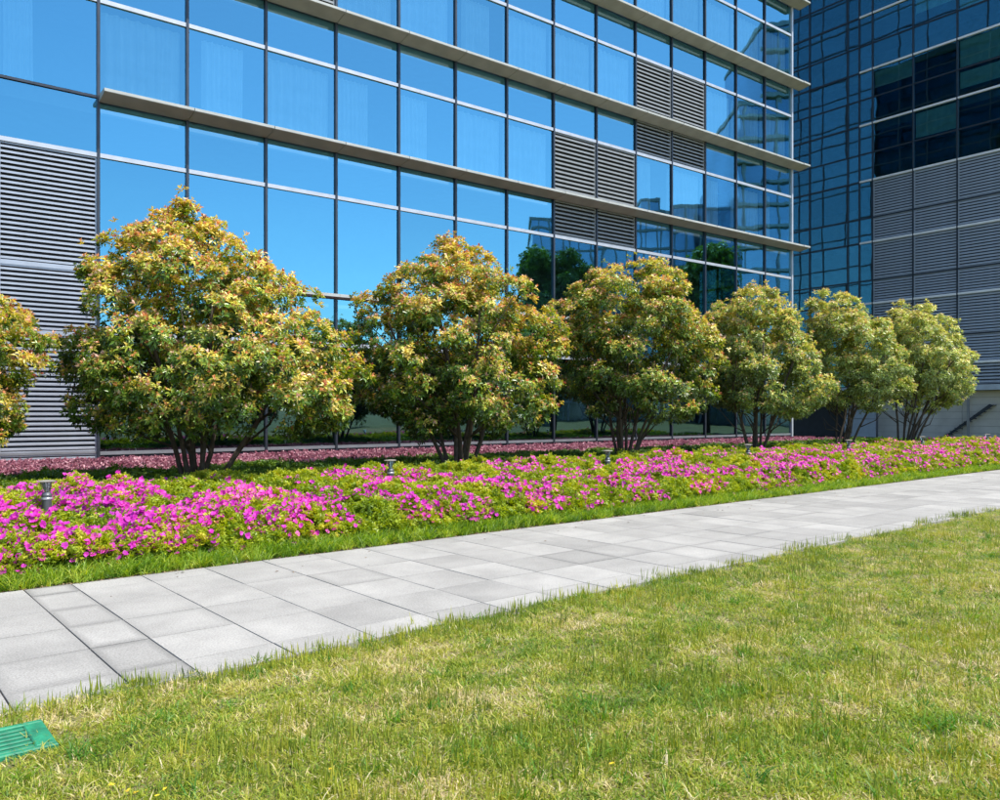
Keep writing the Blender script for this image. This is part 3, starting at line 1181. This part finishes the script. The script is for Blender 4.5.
scatter('azalea_blossoms', P, rot, rng.uniform(.65, 1.08, N), np.clip(.5 + .15 * az_n1(P[:, 0], P[:, 1]) + rng.normal(0, .2, N) + .012 * u, 0, 1), fl_t,
        'magenta pink azalea blossoms spread over the bed beside the path', 'flowers')

# ---- low green cover beneath the trees
gc_leaf = leaf_mat('ground_cover_leaf', .42, .32, tint_nodes=ramp_tint([(0, (.035, .085, .012)), (.5, (.08, .17, .018)), (1, (.20, .30, .03))]))
gc_t = [tmpl('cover_sprig', *small_rosette(5, .055, .24, r_), gc_leaf) for _ in range(4)]


def cover_h(u, v):
    x, y = pw(u, v)
    return .27 * (1 + .14 * az_n1(x + 4, y) + .12 * az_n2(x, y + 3))


N = 20000
u, v, P = shrub_points(N, V_AZ1 - .7, V_GR1 + .3, cover_h, .8, .06)
tint = np.clip(.55 + .2 * az_n3(P[:, 0], P[:, 1]) + rng.normal(0, .18, N), 0, 1)
scatter('green_ground_cover', P, rand_rot(N, .35), rng.uniform(.9, 1.5, N), tint, gc_t, 'low green leafy ground cover shaded by the trees', 'ground cover')

# ---- purple red hedge along the building
lo_leaf = leaf_mat('purple_red_leaf', .36, .22, tint_nodes=ramp_tint([(0, (.10, .03, .045)), (.5, (.36, .13, .17)), (1, (.66, .38, .42))]))
lo_t = [tmpl('purple_sprig', *small_rosette(5, .05, .26, r_), lo_leaf) for _ in range(4)]


def lo_h(u, v):
    x, y = pw(u, v)
    t = np.clip((v - V_LO0) / .35, 0, 1)
    return .23 * np.sqrt(t) * (1 + .10 * az_n2(x, y))


def facade_v(u):
    """v of the facade line at path coordinate u (the facade turns 2.5 degrees off the path)"""
    p = np.array(P0)
    fu, fv = p @ PU, p @ PV
    return fv + (np.asarray(u) - fu) * math.tan(A_F - A_P)


N = 26000
u, v, P = shrub_points(N, V_LO0, V_FAR + 14.5, lo_h, .75, .05)
k = v < facade_v(u) - .22
u, v, P = u[k], v[k], P[k]
N = len(P)
tint = np.clip(.5 + .15 * az_n1(P[:, 0], P[:, 1]) + rng.normal(0, .22, N), 0, 1)
scatter('purple_hedge', P, rand_rot(N, .35), rng.uniform(1.0, 1.6, N), tint, lo_t, 'low purple red hedge along the foot of the glass building', 'hedge')

# ---- strappy grass verge between azaleas and path
vg_leaf = leaf_mat('verge_blade', .45, .35, tint_nodes=ramp_tint([(0, (.06, .15, .012)), (.5, (.24, .40, .03)), (1, (.50, .56, .07))]))
vg_t = [tmpl('verge_tuft', *blades(11, .20, .011, .06, .8, r_, .5, 3), vg_leaf) for _ in range(4)]
N = 9000
u, v = sample_bed(N, V_FAR + .03, V_AZ0 + .25, .8)
x, y = pw(u, v)
k = rng.uniform(0, 1, N) < np.clip((v - V_FAR - .02 + .10 * az_n2(x * 1.7, y * 1.7)) / .16, .0, 1)
u, v, x, y = u[k], v[k], x[k], y[k]
N = len(u)
tint = np.clip(.5 + .2 * az_n3(x * 2, y * 2) + rng.normal(0, .28, N), 0, 1)
scatter('verge_grass', np.stack([x, y, bed_z(u, v)], -1), rand_rot(N, .12), rng.uniform(.55, 1.15, N) * np.clip(.55 + (v - V_FAR) * 1.6, .5, 1.05), tint, vg_t,
        'bright green strappy grass edging between azaleas and paving', 'grass')

# ---- dry leaf litter along the bed's edge, a few scraps blown over the paving
lt_leaf = leaf_mat('dry_leaf', .7, .15, tint_nodes=ramp_tint([(0, (.05, .03, .015)), (.5, (.17, .10, .045)), (1, (.36, .26, .14))]))


def dry_leaf(r):
    w = r.uniform(.007, .012)
    return np.array([(-.02, 0, 0), (0, w, .006), (.022, 0, .002), (0, -w, .005), (0, 0, .001)]), np.array([(0, 4, 1), (4, 2, 1), (0, 3, 4), (3, 2, 4)])


lt_t = [tmpl('dry_leaf', *dry_leaf(r_), lt_leaf) for _ in range(4)]
ul = np.concatenate([rng.uniform(-2, 28, 3200), rng.uniform(-1, 24, 90)])
vl = np.concatenate([V_FAR + .01 + np.abs(rng.normal(0, .05, 3200)) - .02, rng.uniform(V_BORDER, V_FAR, 90) + .0])
vl[-90:] = V_FAR - np.abs(rng.normal(0, .5, 90))
xl, yl = pw(ul, vl)
zl = np.where(vl > V_FAR, bed_z(ul, vl) + rng.uniform(.004, .022, len(ul)), .003)
scatter('leaf_litter', np.stack([xl, yl, zl], -1), np.stack([rng.normal(0, .25, len(ul)) * (vl > V_FAR), rng.normal(0, .25, len(ul)) * (vl > V_FAR), rng.uniform(0, 6.28, len(ul))], -1),
        rng.uniform(.5, 1.2, len(ul)), rng.uniform(0, 1, len(ul)), lt_t, 'dry brown leaf litter along the edge of the paving', 'leaf litter')

# ---- the lawn
lw_leaf = leaf_mat('lawn_blade', .55, .35, tint_nodes=ramp_tint([(0, (.10, .20, .015)), (.3, (.24, .34, .022)), (.55, (.40, .42, .04)), (.75, (.54, .47, .14)), (1, (.70, .60, .36))]))
st_leaf = leaf_mat('lawn_stub', .6, .25, tint_nodes=ramp_tint([(0, (.09, .16, .02)), (.5, (.27, .33, .03)), (1, (.50, .46, .05))]))
gr_leaf = leaf_mat('fresh_blade', .5, .4, tint_nodes=ramp_tint([(0, (.06, .20, .02)), (1, (.20, .36, .03))]))
lawn_a, lawn_b, lawn_c = Noise(1.4, seed=41), Noise(.5, seed=42), Noise(3.2, seed=43)


def sample_lawn(N, power, vmax=V_EDGE + .0):
    ox, oy = [], []
    got = 0
    while got < N:
        y = rng.uniform(2.3, 26, N * 4)
        x = rng.uniform(-4.5, 19, N * 4)
        vv = x * PV[0] + y * PV[1]
        wob = .07 * lawn_b(x * 1.3, y * 1.3) + .05 * lawn_a(x, y)
        k = (vv < vmax + wob) & frustum_keep(x, y, 1.0) & (rng.uniform(0, 1, N * 4) < np.clip(3.2 / np.hypot(x, y), 0, 1) ** power)
        # leave the drain cover free
        uu = x * PU[0] + y * PU[1]
        k &= ~((uu > 0.0) & (uu < DR_U1 - .045) & (vv > DR_V0 + .045) & (vv < DR_V1 - .03))
        ox.append(x[k])
        oy.append(y[k])
        got += k.sum()
    x, y = np.concatenate(ox)[:N], np.concatenate(oy)[:N]
    return x, y


DR_U0, DR_U1, DR_V0, DR_V1 = 0.10, 0.86, 4.30, 4.70
# fine mat
fm_t = [tmpl('lawn_tuft', *blades(14, .034, .0050, .055, 1.3, r_, .4, 2), lw_leaf) for _ in range(5)]
N = 36000
x, y = sample_lawn(N, 1.25)
tint = np.clip(.45 + .17 * lawn_a(x, y) + .16 * lawn_b(x, y) + .10 * lawn_c(x, y) - .012 * (y - 5) + rng.normal(0, .27, N), 0, 1)
scatter('lawn_grass', np.stack([x, y, lawn_z(x, y) - .004], -1), rand_rot(N, .15), rng.uniform(.7, 1.35, N), tint, fm_t, 'short patchy lawn grass, green mixed with straw, before the path', 'grass')
# upright stubs
sb_t = [tmpl('lawn_stub', *blades(4, .085, .0056, .06, .14, r_, .1, 3), st_leaf) for _ in range(4)]
N = 24000
x, y = sample_lawn(N, 1.1, V_EDGE + .03)
k = rng.uniform(0, 1, N) < np.clip(.33 + .50 * lawn_a(x * .9 + 7, y * .9) + .25 * lawn_b(x + 3, y), .05, 1)
x, y = x[k], y[k]
N = len(x)
ue = rng.uniform(-1, 26, 1500)
ve = V_EDGE + .02 + rng.normal(0, .045, 1500) + .05 * lawn_a(ue * 1.1, ue * .3)
ke = lawn_b(ue * 1.2, ue * .4) + rng.normal(0, .4, 1500) > .15
xe, ye = pw(ue[ke], ve[ke])
scl = np.concatenate([rng.uniform(.6, 1.25, N), rng.uniform(.75, 1.5, len(xe))])
x, y = np.concatenate([x, xe]), np.concatenate([y, ye])
N = len(x)
tint = np.clip(.5 + .22 * lawn_c(x * 1.5, y * 1.5) + rng.normal(0, .22, N), 0, 1)
scatter('grass_stubs', np.stack([x, y, lawn_z(x, y) - .004], -1), rand_rot(N, .09), scl, tint, sb_t, 'upright yellow green grass stubs standing in the lawn', 'grass')
# fresh green tufts
fr_t = [tmpl('fresh_tuft', *blades(16, .075, .006, .045, .8, r_, .5, 3), gr_leaf) for _ in range(4)]
N = 2600
x, y = sample_lawn(N, 1.1)
k = rng.uniform(0, 1, N) < np.clip(.12 + .5 * lawn_b(x * .8 + 2, y * .8 + 8) + .35 * lawn_c(x + 5, y) + .5 * np.clip((5.2 - y) / 1.5, 0, 1) * (x > .3), .03, 1)
x, y = x[k], y[k]
N = len(x)
scatter('fresh_grass_tufts', np.stack([x, y, lawn_z(x, y) - .004], -1), rand_rot(N, .15), rng.uniform(.5, 1.3, N), rng.uniform(0, 1, N), fr_t, 'fresh bright green tufts dotted over the lawn', 'grass')

# a few small yellow blooms low in the lawn
yf = simple('yellow_petal', (.75, .52, .02), .6)
yl_t = [tmpl('yellow_bloom', *flower(r_), yf) for _ in range(2)]
yp = np.array([gpt(px, py, .03) for px, py in ((128, 792), (136, 794), (147, 791), (165, 790), (112, 786), (250, 742), (493, 792), (157, 797), (330, 770), (612, 765))])
scatter('yellow_lawn_blooms', np.concatenate([yp, np.full((len(yp), 1), .035)], 1), rand_rot(len(yp), .3), rng.uniform(.22, .36, len(yp)), np.zeros(len(yp)), yl_t,
        'tiny yellow blooms low in the lawn near the drain cover', 'flowers')

# ------------------------------------------------------------------ bollard lights in the bed
M['bollard'] = simple('grey_cast_metal', (0.13, 0.14, 0.15), 0.45, 0.5, 0.15)
M['bollard_cap'] = simple('pale_bronze_cap', (0.27, 0.25, 0.21), 0.55, 0.2, 0.2)
m_lens, n_, l_, p_ = mat('clear_lamp_cover')
p_.inputs['Base Color'].default_value = (.8, .82, .8, 1)
p_.inputs['Roughness'].default_value = .08
p_.inputs['Transmission Weight'].default_value = .85
p_.inputs['IOR'].default_value = 1.2
post_m = MB().lathe([(.075, 0), (.075, .02), (.062, .035), (.062, .52), (.066, .525), (.066, .56), (.058, .57), (.05, .59)], 22).mesh('post', M['bollard'], False)
band_m = MB().lathe([(.0655, .49), (.069, .495), (.069, .515), (.0655, .52)], 22).mesh('collar', M['rail'])
lens_m = MB().lathe([(.020, .591), (.030, .60), (.062, .70), (.075, .735)], 22).mesh('lens', m_lens)
rod = MB()
for a in (0.3, 2.4, 4.5):
    rod.tube([(.045 * math.cos(a), .045 * math.sin(a), .58), (.085 * math.cos(a), .085 * math.sin(a), .745)], [.004, .004], 5)
rod_m = rod.mesh('cap_rods', M['bollard'])
cap_m = MB().lathe([(.10, .738), (.118, .741), (.120, .747), (.09, .758), (.02, .765)], 24).mesh('cap', M['bollard_cap'])
BLAB = ['bollard light nearest the camera, before the silver louvred wall', 'bollard light between the two largest trees', 'bollard light just left of the third full tree trunk',
        'bollard light before the trunk of the corner tree', 'small bollard light beside the second last trunk', 'small bollard light right of the last tree trunk', 'farthest bollard light at the right edge of the bed']
for (px, Yd), lab in zip(BL, BLAB):
    X = (px - 500) / F_PX * Yd
    uu, vv = X * PU[0] + Yd * PU[1], X * PV[0] + Yd * PV[1]
    e = empty('bollard_light', (X, Yd, float(bed_z(uu, vv))), random.uniform(0, 6))
    tag(e, lab, 'bollard light', 'bollard lights along the flower bed')
    for nm, me in (('post', post_m), ('collar', band_m), ('lens', lens_m), ('cap_rods', rod_m), ('cap', cap_m)):
        put(nm, me, e)
    e.scale = (.9, .9, .88)
    e.rotation_euler = (random.uniform(-.03, .03), random.uniform(-.03, .03), random.uniform(0, 6))

# ------------------------------------------------------------------ green drain cover in the lawn
M['green'] = simple('faded_green_plastic', (0.015, 0.20, 0.10), 0.6, 0, 0.5, 9, .5, 40)
M['dark_hole'] = simple('dark_drain_pit', (0.012, 0.014, 0.012), 0.9)
dr = empty('drain_cover', (*pw(DR_U1, DR_V0), 0.0), A_P)
tag(dr, 'green slotted plastic drain cover set in the lawn beside the paving', 'drain cover')
Lx, Ly = DR_U1 - DR_U0, DR_V1 - DR_V0
MB().box(-Lx + .01, -.01, .01, Ly - .01, -.10, -.055).build('pit', M['dark_hole'], dr)
fb = MB()
fb.bevel_top(-Lx, 0, 0, .035, -.10, .026, .006).bevel_top(-Lx, 0, Ly - .035, Ly, -.10, .026, .006)
fb.bevel_top(-.09, -.001, .0355, Ly - .0355, -.10, .0255, .006).bevel_top(-Lx + .001, -Lx + .09, .0355, Ly - .0355, -.10, .0255, .006)
fb.build('frame', M['green'], dr)
nb = 6
pit = (Ly - .08) / nb
bar = MB().bevel_top(-Lx + .09, -.09, -pit * .27, pit * .27, -.03, .020, .004).mesh('bar', M['green'])
for q in range(nb):
    put('bar', bar, dr, (0, .04 + pit * (q + .5), 0))
MB().bevel_top(-Lx / 2 - .02, -Lx / 2 + .02, .0355, Ly - .0355, -.05, .0185, .003).build('rib', M['green'], dr)


# ------------------------------------------------------------------ what the facade mirrors: towers and trees across the street, right of the frame
def mirrored(px, D_):
    """place that appears at photo column px, at optical distance D_, in the facade's mirror"""
    p = np.array([(px - 500) / F_PX * D_, D_])
    n = np.array([math.sin(A_F), -math.cos(A_F)])
    return p - 2 * ((p - np.array(P0)) @ n) * n


M['far_glass'] = simple('blue_grey_tower_glazing', (0.30, 0.40, 0.50), 0.12, 0.9, 0.3, .08)
M['far_frame'] = simple('pale_tower_frame', (0.40, 0.42, 0.43), 0.6)


def tower(name, label, pxl, pxr, D_, depth, steps, bay, floor, ledges=0.0):
    a, b = mirrored(pxr, D_), mirrored(pxl, D_)
    d = b - a
    w = np.linalg.norm(d)
    root = empty(name, (a[0], a[1], -.1), math.atan2(d[1], d[0]))
    tag(root, label, 'tower')
    # front of the block is the side facing the facade
    for (f0, f1, h) in steps:
        x0, x1 = w * (1 - f1), w * (1 - f0)
        MB().box(x0, x1, .4, depth, 0, h).build('glazed_body', M['far_glass'], root)
        MB().box(x0 - .2, x1 + .2, 0.2, depth + .2, h + .01, h + .6).build('parapet', M['far_frame'], root)
        fr = MB()
        for x in np.arange(x0, x1 + .1, bay): fr.box(x - .12, x + .12, .18, .395, 0, h)
        fr.build('mullions', M['far_frame'], root)
        fl = MB()
        for z in np.arange(floor, h, floor): fl.box(x0 - ledges, x1 + ledges, .1 - ledges, .39, z - .22, z + .22)
        fl.build('floor_bands', M['far_frame'], root)
    return root


tower('glass_tower', 'stepped grid fronted glass tower mirrored in the right half of the facade', 530, 722, 150, 25, [(0, .17, 37.5), (.17, .57, 38.5), (.57, .67, 41.5), (.67, 1, 39.5)], 2.2, 3.6)
tower('apartment_tower', 'tall tower with projecting balcony slabs mirrored beside the facade corner', 738, 800, 125, 22, [(0, .42, 49.5), (.42, 1, 62)], 3.2, 3.4, .5)
M['tree_leaf'] = leaf_mat('dark_broad_leaf', .5, .3)


def big_tree(px, D_, h, w, label, seed):
    r = np.random.default_rng(seed)
    p = mirrored(px, D_)
    root = empty('street_tree', (p[0], p[1], -.1))
    tag(root, label, 'tree', 'street trees mirrored in the facade')
    n_c = 110
    zz = h * r.uniform(.22, .93, n_c)
    rr = w / 2 * np.sqrt(np.clip(1 - ((zz / h - .50) / .50) ** 2, .05, 1))
    a = r.uniform(0, 6.28, n_c)
    q = np.sqrt(r.uniform(.1, 1, n_c)) * rr * .85
    C = np.stack([q * np.cos(a), q * np.sin(a), zz], -1)
    cr = r.uniform(.8, 1.5, n_c)
    ci = np.repeat(np.arange(n_c), 75)
    dv = r.normal(0, 1, (len(ci), 3)) + np.array([0, 0, .4])
    dv /= np.linalg.norm(dv, axis=1, keepdims=True)
    P = C[ci] + dv * cr[ci][:, None] * r.uniform(.5, 1.1, (len(ci), 1))
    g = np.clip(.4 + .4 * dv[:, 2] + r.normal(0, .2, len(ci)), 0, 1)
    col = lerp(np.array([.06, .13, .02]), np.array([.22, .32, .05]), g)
    v, f, c = rosettes(P, dv, col, col, np.full(len(ci), .34), .3, 5, 2, r)
    put('crown', np_mesh('crown', v, f, c, M['tree_leaf']), root)
    tr = MB()
    tr.tube([(0, 0, 0), (.05, .02, h * .15), (.0, .1, h * .35), (.1, 0, h * .6)], [.38, .30, .24, .08], 9)
    for k in range(7):
        aa = k * .9
        z0 = h * r.uniform(.2, .4)
        tr.tube([(0, 0.05, z0), (w * .15 * math.cos(aa), w * .15 * math.sin(aa), z0 + h * .15), (w * .33 * math.cos(aa), w * .33 * math.sin(aa), z0 + h * .3)], [.16, .1, .03], 6)
    tr.build('trunk', M['bark'], root, smooth=True)


big_tree(552, 72, 16.6, 10.0, 'round green street tree mirrored left of the lower louvres', 301)
big_tree(706, 74, 17.3, 6.6, 'green street tree mirrored beside the facade corner', 302)

for px, D_, h, w, lab, sd_ in ((60, 95, 8.0, 9.0, 'low bushy tree mirrored beside the silver louvred wall', 311), (215, 90, 7.0, 8.5, 'low bushy tree mirrored behind the largest golden tree', 312),
                               (335, 85, 6.6, 8.0, 'low bushy tree mirrored between the two largest trees', 313), (440, 88, 7.4, 9.0, 'low bushy tree mirrored behind the second large tree', 314)):
    big_tree(px, D_, h, w, lab, sd_)
